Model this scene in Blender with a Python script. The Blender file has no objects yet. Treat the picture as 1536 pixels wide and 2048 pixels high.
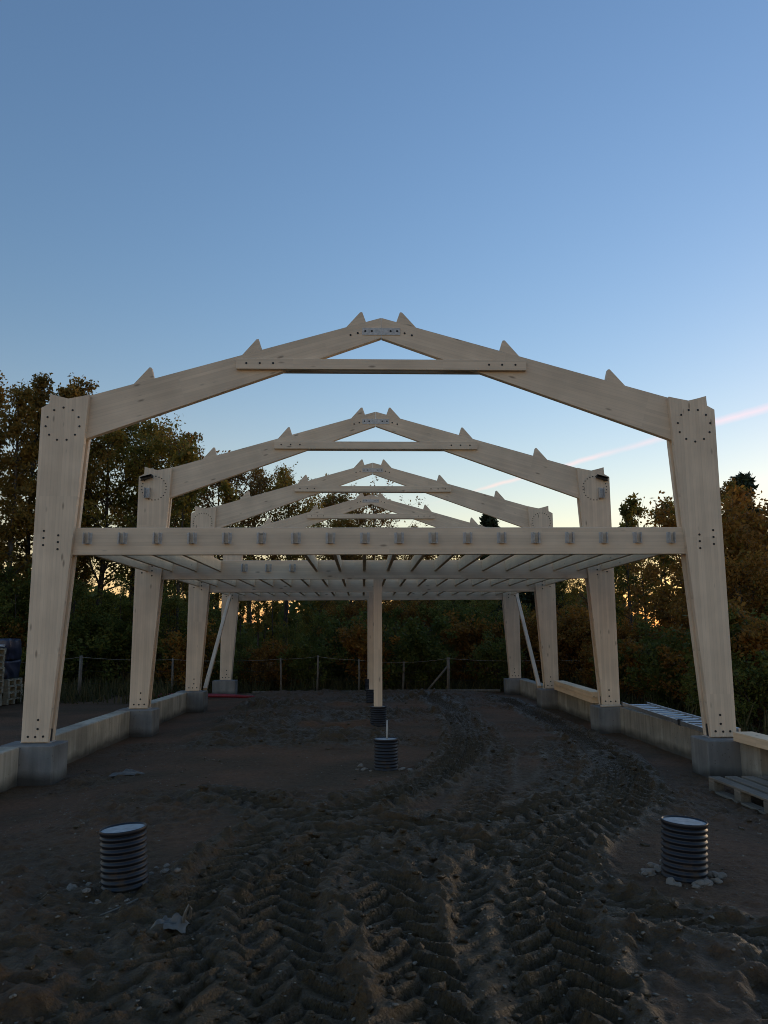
import bpy, bmesh, math, random
import numpy as np
from mathutils import Vector, Matrix

# ------------------------------------------------------------------ camera, sky, sun, exposure
SC = bpy.context.scene
COL = SC.collection
CAM = np.array([-0.229, 0.0, 1.6])
FPX = 1613.07                                   # focal length in photo pixels (1536 x 2048)
PITCH, YAW, ROLL = 0.1511, 0.0268, -0.0046
cp, sp, cy_, sy_ = math.cos(PITCH), math.sin(PITCH), math.cos(YAW), math.sin(YAW)
FW = np.array([sy_*cp, cy_*cp, sp]); R0 = np.array([cy_, -sy_, 0.0]); U0 = np.cross(R0, FW)
RT = math.cos(ROLL)*R0 + math.sin(ROLL)*U0; UP = -math.sin(ROLL)*R0 + math.cos(ROLL)*U0
cd = bpy.data.cameras.new('camera'); cam = bpy.data.objects.new('camera', cd); COL.objects.link(cam)
cd.sensor_fit = 'VERTICAL'; cd.sensor_height = 36.0; cd.lens = FPX/2048*36.0
cd.clip_start = 0.1; cd.clip_end = 3000
M = Matrix.Identity(4)
for r in range(3):
    M[r][0] = RT[r]; M[r][1] = UP[r]; M[r][2] = -FW[r]; M[r][3] = CAM[r]
cam.matrix_world = M
SC.camera = cam

SUN_EL, SUN_AZ = math.radians(3.2), math.radians(46)       # azimuth clockwise from +Y (towards +X)
SUN_STRENGTH, SKY_STRENGTH, EXPOSURE = 0.25, 0.15, 1.68
W = bpy.data.worlds.new('World'); SC.world = W; W.use_nodes = True
def pixdir(u, v):
    d = FW + RT*(u-768)/FPX - UP*(v-1024)/FPX
    return d/np.linalg.norm(d)
def build_world():
    nt = W.node_tree; N = nt.nodes; L = nt.links; N.clear()
    out = N.new('ShaderNodeOutputWorld'); bg = N.new('ShaderNodeBackground')
    sky = N.new('ShaderNodeTexSky'); sky.sky_type = 'NISHITA'; sky.sun_disc = False
    sky.sun_elevation = SUN_EL; sky.sun_rotation = SUN_AZ
    sky.altitude = 200; sky.air_density = 1.5; sky.dust_density = 0.3; sky.ozone_density = 3.2
    # condensation trail: a thin pink streak of cloud high in the sky, in the plane of two directions
    tc = N.new('ShaderNodeTexCoord')
    a, b = pixdir(1536, 815), pixdir(860, 1008)
    n = np.cross(a, b); n /= np.linalg.norm(n); t = a - b; t /= np.linalg.norm(t)
    def dot(v):
        d = N.new('ShaderNodeVectorMath'); d.operation = 'DOT_PRODUCT'
        L.new(tc.outputs['Generated'], d.inputs[0]); d.inputs[1].default_value = tuple(v); return d.outputs['Value']
    def m(op, x, y=None, clamp=False):
        q = N.new('ShaderNodeMath'); q.operation = op; q.use_clamp = clamp
        for i, s in enumerate((x, y)):
            if s is None: continue
            if isinstance(s, (int, float)): q.inputs[i].default_value = s
            else: L.new(s, q.inputs[i])
        return q.outputs[0]
    ns = N.new('ShaderNodeTexNoise'); ns.inputs['Scale'].default_value = 26; ns.inputs['Detail'].default_value = 5
    L.new(tc.outputs['Generated'], ns.inputs['Vector'])
    off = m('MULTIPLY', m('SUBTRACT', ns.outputs['Fac'], 0.5), 0.006)
    al = dot(t); a0, a1 = float(t@b), float(t@a)
    along = m('DIVIDE', m('SUBTRACT', al, a0), a1-a0)
    wid = m('ADD', m('MULTIPLY', m('MAXIMUM', along, 0.0), 0.0042), 0.0022)
    dist = m('ABSOLUTE', m('ADD', dot(n), off))
    band = m('SUBTRACT', 1.0, m('DIVIDE', dist, wid), True)
    ends = m('MULTIPLY', m('MULTIPLY', m('ADD', along, 0.0), 5.0, True), m('MULTIPLY', m('SUBTRACT', 1.5, along), 2.0, True))
    ns2 = N.new('ShaderNodeTexNoise'); ns2.inputs['Scale'].default_value = 11; ns2.inputs['Detail'].default_value = 2
    L.new(tc.outputs['Generated'], ns2.inputs['Vector'])
    patch = m('MULTIPLY', m('SUBTRACT', ns2.outputs['Fac'], 0.30), 3.2, True)
    fac = m('MULTIPLY', m('MULTIPLY', m('MULTIPLY', band, ends), patch), 0.9)
    mix = N.new('ShaderNodeMix'); mix.data_type = 'RGBA'
    L.new(fac, mix.inputs['Factor']); L.new(sky.outputs[0], mix.inputs['A'])
    gain = N.new('ShaderNodeMix'); gain.data_type = 'RGBA'; gain.blend_type = 'MULTIPLY'; gain.inputs['Factor'].default_value = 1
    L.new(sky.outputs[0], gain.inputs['A']); gain.inputs['B'].default_value = (1.6, 1.04, 0.97, 1)
    L.new(gain.outputs['Result'], mix.inputs['B'])
    zc = N.new('ShaderNodeSeparateXYZ'); L.new(tc.outputs['Generated'], zc.inputs[0])
    q = m('MULTIPLY', m('MAXIMUM', zc.outputs['Z'], 0.0), 1/.185)
    hz = m('EXPONENT', m('MULTIPLY', m('MULTIPLY', q, q), -1.0))
    hc = N.new('ShaderNodeMix'); hc.data_type = 'RGBA'; hc.blend_type = 'ADD'; L.new(hz, hc.inputs['Factor'])
    L.new(mix.outputs['Result'], hc.inputs['A']); hc.inputs['B'].default_value = (.74, .55, .40, 1)
    mix = hc
    tint = N.new('ShaderNodeMix'); tint.data_type = 'RGBA'; tint.blend_type = 'MULTIPLY'; tint.inputs['Factor'].default_value = 1
    L.new(mix.outputs['Result'], tint.inputs['A']); tint.inputs['B'].default_value = (1.03, .945, 1.03, 1)
    L.new(tint.outputs['Result'], bg.inputs['Color']); bg.inputs['Strength'].default_value = SKY_STRENGTH
    L.new(bg.outputs[0], out.inputs['Surface'])
build_world()
sl = bpy.data.lights.new('sun', 'SUN'); so = bpy.data.objects.new('sun', sl); COL.objects.link(so)
sl.energy = SUN_STRENGTH; sl.angle = math.radians(12); sl.color = (1.0, 0.72, 0.45)
sd = Vector((math.sin(SUN_AZ)*math.cos(SUN_EL), math.cos(SUN_AZ)*math.cos(SUN_EL), math.sin(SUN_EL)))
so.rotation_euler = sd.to_track_quat('Z', 'Y').to_euler(); so.location = (0, 0, 30)
vs = SC.view_settings
vs.view_transform = 'Standard'; vs.look = 'None'; vs.gamma = 1.0; vs.exposure = EXPOSURE; vs.use_curve_mapping = False
SC.cycles.use_denoising = True; SC.cycles.filter_width = 1.0
SC.cycles.max_bounces = 6; SC.cycles.transparent_max_bounces = 8

# ------------------------------------------------------------------ photo pixel -> place
def ray(u, v): return FW + RT*(u-768)/FPX - UP*(v-1024)/FPX
def onY(u, v, y): r = ray(u, v); return CAM + r*(y/r[1])
def onZ(u, v, z=0.0): r = ray(u, v); return CAM + r*((z-1.6)/r[2])

# ------------------------------------------------------------------ materials
def newmat(name):
    m = bpy.data.materials.new(name); m.use_nodes = True
    nt = m.node_tree; b = nt.nodes['Principled BSDF']
    return m, nt, nt.nodes, nt.links, b
def ramp(N, stops):
    r = N.new('ShaderNodeValToRGB'); e = r.color_ramp.elements
    while len(e) < len(stops): e.new(0.5)
    for i, (p, c) in enumerate(stops): e[i].position = p; e[i].color = (*c, 1)
    return r
def wood(name, rot=(0, 0, 0), base=((.735, .58, .415), (.80, .635, .46)), lam=True, rough=.72, dirt=0.0):
    """grain along local x after rotation"""
    m, nt, N, L, b = newmat(name)
    tc = N.new('ShaderNodeTexCoord'); oi = N.new('ShaderNodeObjectInfo')
    ad = N.new('ShaderNodeVectorMath'); ad.operation = 'MULTIPLY_ADD'
    cmb = N.new('ShaderNodeCombineXYZ'); 
    for k in range(3): L.new(oi.outputs['Random'], cmb.inputs[k])
    mp = N.new('ShaderNodeMapping'); mp.inputs['Rotation'].default_value = rot
    L.new(tc.outputs['Object'], mp.inputs['Vector'])
    L.new(cmb.outputs[0], ad.inputs[0]); ad.inputs[1].default_value = (37.3, 0.0, 0.0); L.new(mp.outputs[0], ad.inputs[2])
    st = N.new('ShaderNodeMapping'); st.inputs['Scale'].default_value = (1.2, 26, 26); L.new(ad.outputs[0], st.inputs['Vector'])
    gr = N.new('ShaderNodeTexNoise'); gr.inputs['Scale'].default_value = 1.6; gr.inputs['Detail'].default_value = 6; gr.inputs['Distortion'].default_value = 0.6
    L.new(st.outputs[0], gr.inputs['Vector'])
    bl = N.new('ShaderNodeTexNoise'); bl.inputs['Scale'].default_value = 2.2; bl.inputs['Detail'].default_value = 3
    L.new(ad.outputs[0], bl.inputs['Vector'])
    r = ramp(N, [(.3, base[0]), (.72, base[1])]); L.new(gr.outputs['Fac'], r.inputs[0])
    # lamella boards: tone step per 40 mm board across the section
    sp_ = N.new('ShaderNodeSeparateXYZ'); L.new(ad.outputs[0], sp_.inputs[0])
    fl = N.new('ShaderNodeMath'); fl.operation = 'MULTIPLY'; L.new(sp_.outputs['Z'], fl.inputs[0]); fl.inputs[1].default_value = 25
    ff = N.new('ShaderNodeMath'); ff.operation = 'FLOOR'; L.new(fl.outputs[0], ff.inputs[0])
    ax = N.new('ShaderNodeMath'); ax.operation = 'MULTIPLY'; L.new(sp_.outputs['X'], ax.inputs[0]); ax.inputs[1].default_value = 0.55
    axx = N.new('ShaderNodeMath'); axx.operation = 'ADD'; L.new(ax.outputs[0], axx.inputs[0]); L.new(ff.outputs[0], axx.inputs[1])
    af = N.new('ShaderNodeMath'); af.operation = 'FLOOR'; L.new(axx.outputs[0], af.inputs[0])
    cb = N.new('ShaderNodeCombineXYZ'); L.new(ff.outputs[0], cb.inputs[0]); L.new(af.outputs[0], cb.inputs[1])
    wn = N.new('ShaderNodeTexWhiteNoise'); wn.noise_dimensions = '2D'; L.new(cb.outputs[0], wn.inputs['Vector'])
    tone = N.new('ShaderNodeMapRange'); L.new(wn.outputs['Value'], tone.inputs[0]); tone.inputs[3].default_value = .93 if lam else .96; tone.inputs[4].default_value = 1.06
    t2 = N.new('ShaderNodeMapRange'); L.new(bl.outputs['Fac'], t2.inputs[0]); t2.inputs[1].default_value = .3; t2.inputs[2].default_value = .7; t2.inputs[3].default_value = .86 - dirt; t2.inputs[4].default_value = 1.05
    fc = N.new('ShaderNodeMath'); fc.operation = 'FRACT'; L.new(fl.outputs[0], fc.inputs[0])
    jl = N.new('ShaderNodeMapRange'); L.new(fc.outputs[0], jl.inputs[0]); jl.inputs[1].default_value = .0; jl.inputs[2].default_value = .09; jl.inputs[3].default_value = .80 if lam else 1.0; jl.inputs[4].default_value = 1.0
    m0 = N.new('ShaderNodeMath'); m0.operation = 'MULTIPLY'; L.new(tone.outputs[0], m0.inputs[0]); L.new(jl.outputs[0], m0.inputs[1])
    mm = N.new('ShaderNodeMath'); mm.operation = 'MULTIPLY'; L.new(m0.outputs[0], mm.inputs[0]); L.new(t2.outputs[0], mm.inputs[1])
    mu = N.new('ShaderNodeMix'); mu.data_type = 'RGBA'; mu.blend_type = 'MULTIPLY'; mu.inputs['Factor'].default_value = 1
    L.new(r.outputs[0], mu.inputs['A']); L.new(mm.outputs[0], mu.inputs['B'])
    # knots
    ks = N.new('ShaderNodeMapping'); ks.inputs['Scale'].default_value = (2.3, 7.5, 7.5); L.new(ad.outputs[0], ks.inputs['Vector'])
    vo = N.new('ShaderNodeTexVoronoi'); vo.inputs['Scale'].default_value = 1.0; L.new(ks.outputs[0], vo.inputs['Vector'])
    kd = N.new('ShaderNodeMapRange'); L.new(vo.outputs['Distance'], kd.inputs[0]); kd.inputs[1].default_value = .05; kd.inputs[2].default_value = .13; kd.inputs[3].default_value = .6; kd.inputs[4].default_value = 0
    mk = N.new('ShaderNodeMix'); mk.data_type = 'RGBA'; L.new(kd.outputs[0], mk.inputs['Factor']); L.new(mu.outputs['Result'], mk.inputs['A']); mk.inputs['B'].default_value = (.11, .07, .045, 1)
    L.new(mk.outputs['Result'], b.inputs['Base Color'])
    b.inputs['Roughness'].default_value = rough; b.inputs['Specular IOR Level'].default_value = .3
    bp = N.new('ShaderNodeBump'); bp.inputs['Strength'].default_value = .25; bp.inputs['Distance'].default_value = .002
    L.new(gr.outputs['Fac'], bp.inputs['Height']); L.new(bp.outputs[0], b.inputs['Normal'])
    return m
H = math.pi/2
SLOPE = math.atan(.2859)
WOODZ = wood('glulam_upright', (0, H, 0))
WOODX = wood('glulam_level')
WOODY = wood('sawn_joist', (0, 0, -H), base=((.80, .585, .365), (.89, .665, .43)), lam=False)
WOODL = wood('glulam_rafter_rising', (0, SLOPE, 0))
WOODR = wood('glulam_rafter_falling', (0, -SLOPE, 0))
PALLETW = wood('pallet_wood', (0, 0, -H), base=((.19, .155, .115), (.32, .26, .195)), lam=False, rough=.85, dirt=.2)
PALEW = wood('pale_pallet_wood', base=((.26, .235, .165), (.42, .38, .27)), lam=False, rough=.85, dirt=.15)
GREYW = wood('grey_post_wood', (0, H, 0), base=((.13, .11, .085), (.24, .205, .165)), lam=False, rough=.9)
def plain(name, col, rough=.6, metal=0.0, var=.25, scale=9, bump=.0, spec=.5):
    m, nt, N, L, b = newmat(name)
    tc = N.new('ShaderNodeTexCoord'); n = N.new('ShaderNodeTexNoise'); n.inputs['Scale'].default_value = scale; n.inputs['Detail'].default_value = 6
    L.new(tc.outputs['Object'], n.inputs['Vector'])
    r = ramp(N, [(.3, tuple(c*(1-var) for c in col)), (.7, tuple(min(1, c*(1+var)) for c in col))]); L.new(n.outputs['Fac'], r.inputs[0])
    L.new(r.outputs[0], b.inputs['Base Color']); b.inputs['Roughness'].default_value = rough; b.inputs['Metallic'].default_value = metal
    b.inputs['Specular IOR Level'].default_value = spec
    if bump:
        bp = N.new('ShaderNodeBump'); bp.inputs['Strength'].default_value = .5; bp.inputs['Distance'].default_value = bump
        L.new(n.outputs['Fac'], bp.inputs['Height']); L.new(bp.outputs[0], b.inputs['Normal'])
    return m
HOLE = plain('blackened_bolt_steel', (.012, .011, .010), .6, .0, .2)
GALV = plain('galvanised_steel', (.50, .48, .45), .55, .3, .22, 30)
DARKSTEEL = plain('dark_steel', (.035, .037, .04), .5, .5, .2)
def pipe_mat():
    m, nt, N, L, b = newmat('muddy_black_plastic')
    tc = N.new('ShaderNodeTexCoord'); n = N.new('ShaderNodeTexNoise'); n.inputs['Scale'].default_value = 11; n.inputs['Detail'].default_value = 7; n.inputs['Roughness'].default_value = .7; L.new(tc.outputs['Object'], n.inputs['Vector'])
    sp_ = N.new('ShaderNodeSeparateXYZ'); L.new(tc.outputs['Object'], sp_.inputs[0])
    z = N.new('ShaderNodeMath'); z.operation = 'MULTIPLY_ADD'; L.new(sp_.outputs['Z'], z.inputs[0]); z.inputs[1].default_value = -.55; L.new(n.outputs['Fac'], z.inputs[2])
    f = N.new('ShaderNodeMapRange'); L.new(z.outputs[0], f.inputs[0]); f.inputs[1].default_value = .40; f.inputs[2].default_value = .56; f.inputs[3].default_value = 0; f.inputs[4].default_value = .75
    mx = N.new('ShaderNodeMix'); mx.data_type = 'RGBA'; L.new(f.outputs[0], mx.inputs['Factor']); mx.inputs['A'].default_value = (.010, .012, .018, 1); mx.inputs['B'].default_value = (.075, .05, .03, 1)
    L.new(mx.outputs['Result'], b.inputs['Base Color'])
    r = N.new('ShaderNodeMapRange'); L.new(f.outputs[0], r.inputs[0]); r.inputs[3].default_value = .45; r.inputs[4].default_value = .9; L.new(r.outputs[0], b.inputs['Roughness'])
    return m
PIPE = pipe_mat()
RED = plain('red_plastic_pipe', (.22, .014, .024), .5)
ALU = plain('aluminium', (.62, .64, .66), .35, .9, .1, 20)
STONE = plain('pale_rubble_stone', (.22, .18, .14), .85, 0, .35, 25, .003)
BLUEWRAP = plain('dark_blue_wrapping', (.022, .028, .052), .35, 0, .5, 6, .01)
FILM = plain('whitish_plastic_film', (.11, .095, .075), .45, 0, .3, 10, .004)
ROPE = plain('pale_fence_tape', (.34, .31, .27), .7)
def concrete(name, a, c):
    m, nt, N, L, b = newmat(name)
    tc = N.new('ShaderNodeTexCoord')
    n = N.new('ShaderNodeTexNoise'); n.inputs['Scale'].default_value = 3.0; n.inputs['Detail'].default_value = 8; L.new(tc.outputs['Object'], n.inputs['Vector'])
    st = N.new('ShaderNodeMapping'); st.inputs['Scale'].default_value = (9, 9, .8); L.new(tc.outputs['Object'], st.inputs['Vector'])
    n2 = N.new('ShaderNodeTexNoise'); n2.inputs['Distortion'].default_value = .8; n2.inputs['Scale'].default_value = 1.1; n2.inputs['Detail'].default_value = 5; L.new(st.outputs[0], n2.inputs['Vector'])
    mx = N.new('ShaderNodeMath'); mx.operation = 'MULTIPLY_ADD'; L.new(n2.outputs['Fac'], mx.inputs[0]); mx.inputs[1].default_value = .6
    h = N.new('ShaderNodeMath'); h.operation = 'MULTIPLY'; L.new(n.outputs['Fac'], h.inputs[0]); h.inputs[1].default_value = .4; L.new(h.outputs[0], mx.inputs[2])
    r = ramp(N, [(.34, a), (.62, c)]); L.new(mx.outputs[0], r.inputs[0])
    # soil splashed up the foot of the concrete
    sp_ = N.new('ShaderNodeSeparateXYZ'); L.new(tc.outputs['Object'], sp_.inputs[0])
    zz = N.new('ShaderNodeMath'); zz.operation = 'MULTIPLY_ADD'; L.new(n.outputs['Fac'], zz.inputs[0]); zz.inputs[1].default_value = -.22; L.new(sp_.outputs['Z'], zz.inputs[2])
    mr = N.new('ShaderNodeMapRange'); L.new(zz.outputs[0], mr.inputs[0]); mr.inputs[1].default_value = -.07; mr.inputs[2].default_value = .03; mr.inputs[3].default_value = .8; mr.inputs[4].default_value = 0
    mk = N.new('ShaderNodeMix'); mk.data_type = 'RGBA'; L.new(mr.outputs[0], mk.inputs['Factor']); L.new(r.outputs[0], mk.inputs['A']); mk.inputs['B'].default_value = (.055, .043, .03, 1)
    L.new(mk.outputs['Result'], b.inputs['Base Color']); b.inputs['Roughness'].default_value = .88
    pv = N.new('ShaderNodeTexVoronoi'); pv.inputs['Scale'].default_value = 17; L.new(tc.outputs['Object'], pv.inputs['Vector'])
    pr_ = N.new('ShaderNodeMapRange'); L.new(pv.outputs['Distance'], pr_.inputs[0]); pr_.inputs[1].default_value = .08; pr_.inputs[2].default_value = .16; pr_.inputs[3].default_value = .55; pr_.inputs[4].default_value = 0
    wn = N.new('ShaderNodeTexNoise'); wn.inputs['Scale'].default_value = 1.3; wn.inputs['Detail'].default_value = 4; L.new(tc.outputs['Object'], wn.inputs['Vector'])
    wr = N.new('ShaderNodeMapRange'); L.new(wn.outputs['Fac'], wr.inputs[0]); wr.inputs[1].default_value = .42; wr.inputs[2].default_value = .62; wr.inputs[3].default_value = .68; wr.inputs[4].default_value = 1.0
    ms = N.new('ShaderNodeMix'); ms.data_type = 'RGBA'; ms.blend_type = 'MULTIPLY'; ms.inputs['Factor'].default_value = 1; L.new(mk.outputs['Result'], ms.inputs['A']); L.new(wr.outputs[0], ms.inputs['B'])
    mp_ = N.new('ShaderNodeMix'); mp_.data_type = 'RGBA'; L.new(pr_.outputs[0], mp_.inputs['Factor']); L.new(ms.outputs['Result'], mp_.inputs['A']); mp_.inputs['B'].default_value = (.07, .06, .05, 1)
    L.new(mp_.outputs['Result'], b.inputs['Base Color'])
    n3 = N.new('ShaderNodeTexNoise'); n3.inputs['Scale'].default_value = 40; n3.inputs['Detail'].default_value = 4; L.new(tc.outputs['Object'], n3.inputs['Vector'])
    bp = N.new('ShaderNodeBump'); bp.inputs['Strength'].default_value = .5; bp.inputs['Distance'].default_value = .004
    L.new(n3.outputs['Fac'], bp.inputs['Height']); L.new(bp.outputs[0], b.inputs['Normal'])
    return m
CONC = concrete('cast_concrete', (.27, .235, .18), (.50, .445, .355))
CONC_LIT = concrete('cast_concrete_lit_copy', (.36, .31, .23), (.60, .52, .40))  # cast concrete with horizon light put into its colour, for the left wall
CONCF = concrete('footing_concrete', (.20, .195, .18), (.32, .305, .275))
CONCT = plain('smooth_concrete_fill', (.40, .39, .37), .75, 0, .28, 16, .004)
def soil():
    m, nt, N, L, b = newmat('damp_soil')
    tc = N.new('ShaderNodeTexCoord'); at = N.new('ShaderNodeAttribute'); at.attribute_name = 'churn'
    n = N.new('ShaderNodeTexNoise'); n.inputs['Scale'].default_value = .9; n.inputs['Detail'].default_value = 5; L.new(tc.outputs['Object'], n.inputs['Vector'])
    n2 = N.new('ShaderNodeTexNoise'); n2.inputs['Scale'].default_value = 22; n2.inputs['Detail'].default_value = 8; n2.inputs['Roughness'].default_value = .7; L.new(tc.outputs['Object'], n2.inputs['Vector'])
    r1 = ramp(N, [(.38, (.098, .056, .024)), (.62, (.17, .080, .036))]); L.new(n.outputs['Fac'], r1.inputs[0])
    mk = N.new('ShaderNodeMix'); mk.data_type = 'RGBA'; L.new(at.outputs['Fac'], mk.inputs['Factor']); L.new(r1.outputs[0], mk.inputs['A']); mk.inputs['B'].default_value = (.080, .047, .015, 1)
    t = N.new('ShaderNodeMapRange'); L.new(n2.outputs['Fac'], t.inputs[0]); t.inputs[1].default_value = .3; t.inputs[2].default_value = .75; t.inputs[3].default_value = .55; t.inputs[4].default_value = 1.5
    mu = N.new('ShaderNodeMix'); mu.data_type = 'RGBA'; mu.blend_type = 'MULTIPLY'; mu.inputs['Factor'].default_value = 1; L.new(mk.outputs['Result'], mu.inputs['A']); L.new(t.outputs[0], mu.inputs['B'])
    L.new(mu.outputs['Result'], b.inputs['Base Color']); b.inputs['Roughness'].default_value = .6
    sy = N.new('ShaderNodeSeparateXYZ'); L.new(tc.outputs['Object'], sy.inputs[0])
    sq = N.new('ShaderNodeMapRange'); L.new(sy.outputs['Y'], sq.inputs[0]); sq.inputs[1].default_value = 22; sq.inputs[2].default_value = 25; sq.inputs[3].default_value = .36; sq.inputs[4].default_value = 0   # turf, not mud, beyond the fence
    L.new(sq.outputs[0], b.inputs['Specular IOR Level'])
    rr = N.new('ShaderNodeMapRange'); L.new(at.outputs['Fac'], rr.inputs[0]); rr.inputs[3].default_value = .82; rr.inputs[4].default_value = .40; L.new(rr.outputs[0], b.inputs['Roughness'])
    n4 = N.new('ShaderNodeTexNoise'); n4.inputs['Scale'].default_value = 75; n4.inputs['Detail'].default_value = 5; n4.inputs['Roughness'].default_value = .65; L.new(tc.outputs['Object'], n4.inputs['Vector'])
    vo = N.new('ShaderNodeTexVoronoi'); vo.inputs['Scale'].default_value = 38; L.new(tc.outputs['Object'], vo.inputs['Vector'])
    hh = N.new('ShaderNodeMath'); hh.operation = 'MULTIPLY_ADD'; L.new(n4.outputs['Fac'], hh.inputs[0]); hh.inputs[1].default_value = .45; L.new(n2.outputs['Fac'], hh.inputs[2])
    h2 = N.new('ShaderNodeMath'); h2.operation = 'MULTIPLY_ADD'; L.new(vo.outputs['Distance'], h2.inputs[0]); h2.inputs[1].default_value = -.35; L.new(hh.outputs[0], h2.inputs[2])
    bp = N.new('ShaderNodeBump'); bp.inputs['Strength'].default_value = 1.0; bp.inputs['Distance'].default_value = .035
    L.new(h2.outputs[0], bp.inputs['Height']); L.new(bp.outputs[0], b.inputs['Normal'])
    return m
SOIL = soil()
def bark(name, a, c):
    m, nt, N, L, b = newmat(name)
    tc = N.new('ShaderNodeTexCoord'); mp = N.new('ShaderNodeMapping'); mp.inputs['Scale'].default_value = (9, 9, 2); L.new(tc.outputs['Object'], mp.inputs['Vector'])
    n = N.new('ShaderNodeTexNoise'); n.inputs['Scale'].default_value = 2; n.inputs['Detail'].default_value = 5; L.new(mp.outputs[0], n.inputs['Vector'])
    r = ramp(N, [(.35, a), (.7, c)]); L.new(n.outputs['Fac'], r.inputs[0]); L.new(r.outputs[0], b.inputs['Base Color']); b.inputs['Roughness'].default_value = .9
    return m
BARK = bark('tree_bark', (.035, .028, .022), (.09, .075, .06))
def leafmat(name, stops, transl=.5):
    m, nt, N, L, b = newmat(name)
    at = N.new('ShaderNodeAttribute'); at.attribute_name = 'tint'
    oi = N.new('ShaderNodeObjectInfo')
    sh = N.new('ShaderNodeMath'); sh.operation = 'MULTIPLY_ADD'; L.new(oi.outputs['Random'], sh.inputs[0]); sh.inputs[1].default_value = .34; sh.inputs[2].default_value = -.17
    ad = N.new('ShaderNodeMath'); ad.operation = 'ADD'; ad.use_clamp = True; L.new(at.outputs['Fac'], ad.inputs[0]); L.new(sh.outputs[0], ad.inputs[1])
    r = ramp(N, stops); L.new(ad.outputs[0], r.inputs[0])
    L.new(r.outputs[0], b.inputs['Base Color']); b.inputs['Roughness'].default_value = .6; b.inputs['Specular IOR Level'].default_value = .25
    tr = N.new('ShaderNodeBsdfTranslucent'); L.new(r.outputs[0], tr.inputs['Color'])
    mx = N.new('ShaderNodeMixShader'); mx.inputs[0].default_value = transl
    L.new(b.outputs[0], mx.inputs[1]); L.new(tr.outputs[0], mx.inputs[2]); L.new(mx.outputs[0], N['Material Output'].inputs['Surface'])
    return m
LEAF = {
 'rust':  leafmat('rust_brown_leaves', [(0, (.09, .055, .018)), (.35, (.19, .10, .026)), (.7, (.28, .155, .034)), (1, (.19, .17, .04))]),
 'gold':  leafmat('golden_brown_leaves', [(0, (.10, .085, .025)), (.4, (.20, .135, .03)), (.75, (.30, .175, .035)), (1, (.20, .19, .045))]),
 'olive': leafmat('olive_autumn_leaves', [(0, (.075, .088, .024)), (.4, (.16, .15, .03)), (.75, (.29, .205, .035)), (1, (.33, .18, .04))]),
 'green': leafmat('dull_green_leaves', [(0, (.06, .08, .02)), (.5, (.13, .15, .032)), (.85, (.20, .19, .04)), (1, (.28, .20, .045))]),
 'orange':leafmat('orange_brown_leaves', [(0, (.10, .06, .018)), (.45, (.27, .13, .026)), (.75, (.38, .18, .03)), (1, (.20, .16, .035))]),
 'needle':leafmat('dark_needles', [(0, (.022, .032, .016)), (.6, (.045, .062, .028)), (1, (.075, .085, .034))], .15),
 'weed':  leafmat('dull_weeds', [(0, (.05, .055, .018)), (.6, (.10, .09, .034)), (1, (.17, .13, .055))]),
}

# ------------------------------------------------------------------ mesh helpers
def link(o, parent=None, loc=None):
    COL.objects.link(o)
    if parent is not None: o.parent = parent
    if loc is not None: o.location = loc
    return o
def tag(o, label=None, cat=None, group=None, kind=None):
    if label: o['label'] = label
    if cat: o['category'] = cat
    if group: o['group'] = group
    if kind: o['kind'] = kind
    return o
def thing(name, loc, label, cat, group=None, rz=0.0):
    o = bpy.data.objects.new(name, None); o.empty_display_size = .1
    COL.objects.link(o); o.location = loc; o.rotation_euler = (0, 0, rz)
    return tag(o, label, cat, group)
def fromdata(name, v, f, mat, smooth=False):
    me = bpy.data.meshes.new(name); me.from_pydata([tuple(p) for p in v], [], f); me.update()
    if mat: me.materials.append(mat)
    if smooth: me.polygons.foreach_set('use_smooth', [True]*len(me.polygons))
    return me
def fast_mesh(name, v, quads, mat, smooth=False, attr=None):
    me = bpy.data.meshes.new(name); v = np.asarray(v, dtype=np.float32); q = np.asarray(quads, dtype=np.int32)
    k = q.shape[1]
    me.vertices.add(len(v)); me.vertices.foreach_set('co', v.ravel())
    me.loops.add(q.size); me.loops.foreach_set('vertex_index', q.ravel())
    me.polygons.add(len(q)); me.polygons.foreach_set('loop_start', np.arange(0, q.size, k, dtype=np.int32))
    me.update(calc_edges=True); me.validate()
    if smooth: me.polygons.foreach_set('use_smooth', np.ones(len(q), dtype=bool))
    if attr is not None:
        a = me.attributes.new(attr[0], 'FLOAT', 'POINT'); a.data.foreach_set('value', np.asarray(attr[1], dtype=np.float32))
    if mat: me.materials.append(mat)
    return me
def finish(bm, name, mat, bevel=0.0, seg=1):
    if bevel: bmesh.ops.bevel(bm, geom=list(bm.edges), offset=bevel, segments=seg, affect='EDGES', clamp_overlap=True)
    bmesh.ops.recalc_face_normals(bm, faces=list(bm.faces))
    me = bpy.data.meshes.new(name); bm.to_mesh(me); bm.free()
    if mat: me.materials.append(mat)
    return me
def prism(name, poly, y0, y1, mat, bevel=.004):
    bm = bmesh.new()
    a = [bm.verts.new((x, y0, z)) for x, z in poly]; b = [bm.verts.new((x, y1, z)) for x, z in poly]
    bm.faces.new(a); bm.faces.new(b[::-1])
    n = len(poly)
    for i in range(n): bm.faces.new((a[i], b[i], b[(i+1) % n], a[(i+1) % n]))
    return finish(bm, name, mat, bevel)
def add_box(bm, x0, x1, y0, y1, z0, z1):
    v = [bm.verts.new(p) for p in [(x0,y0,z0),(x1,y0,z0),(x1,y1,z0),(x0,y1,z0),(x0,y0,z1),(x1,y0,z1),(x1,y1,z1),(x0,y1,z1)]]
    for f in [(0,3,2,1),(4,5,6,7),(0,1,5,4),(1,2,6,5),(2,3,7,6),(3,0,4,7)]: bm.faces.new([v[i] for i in f])
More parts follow.
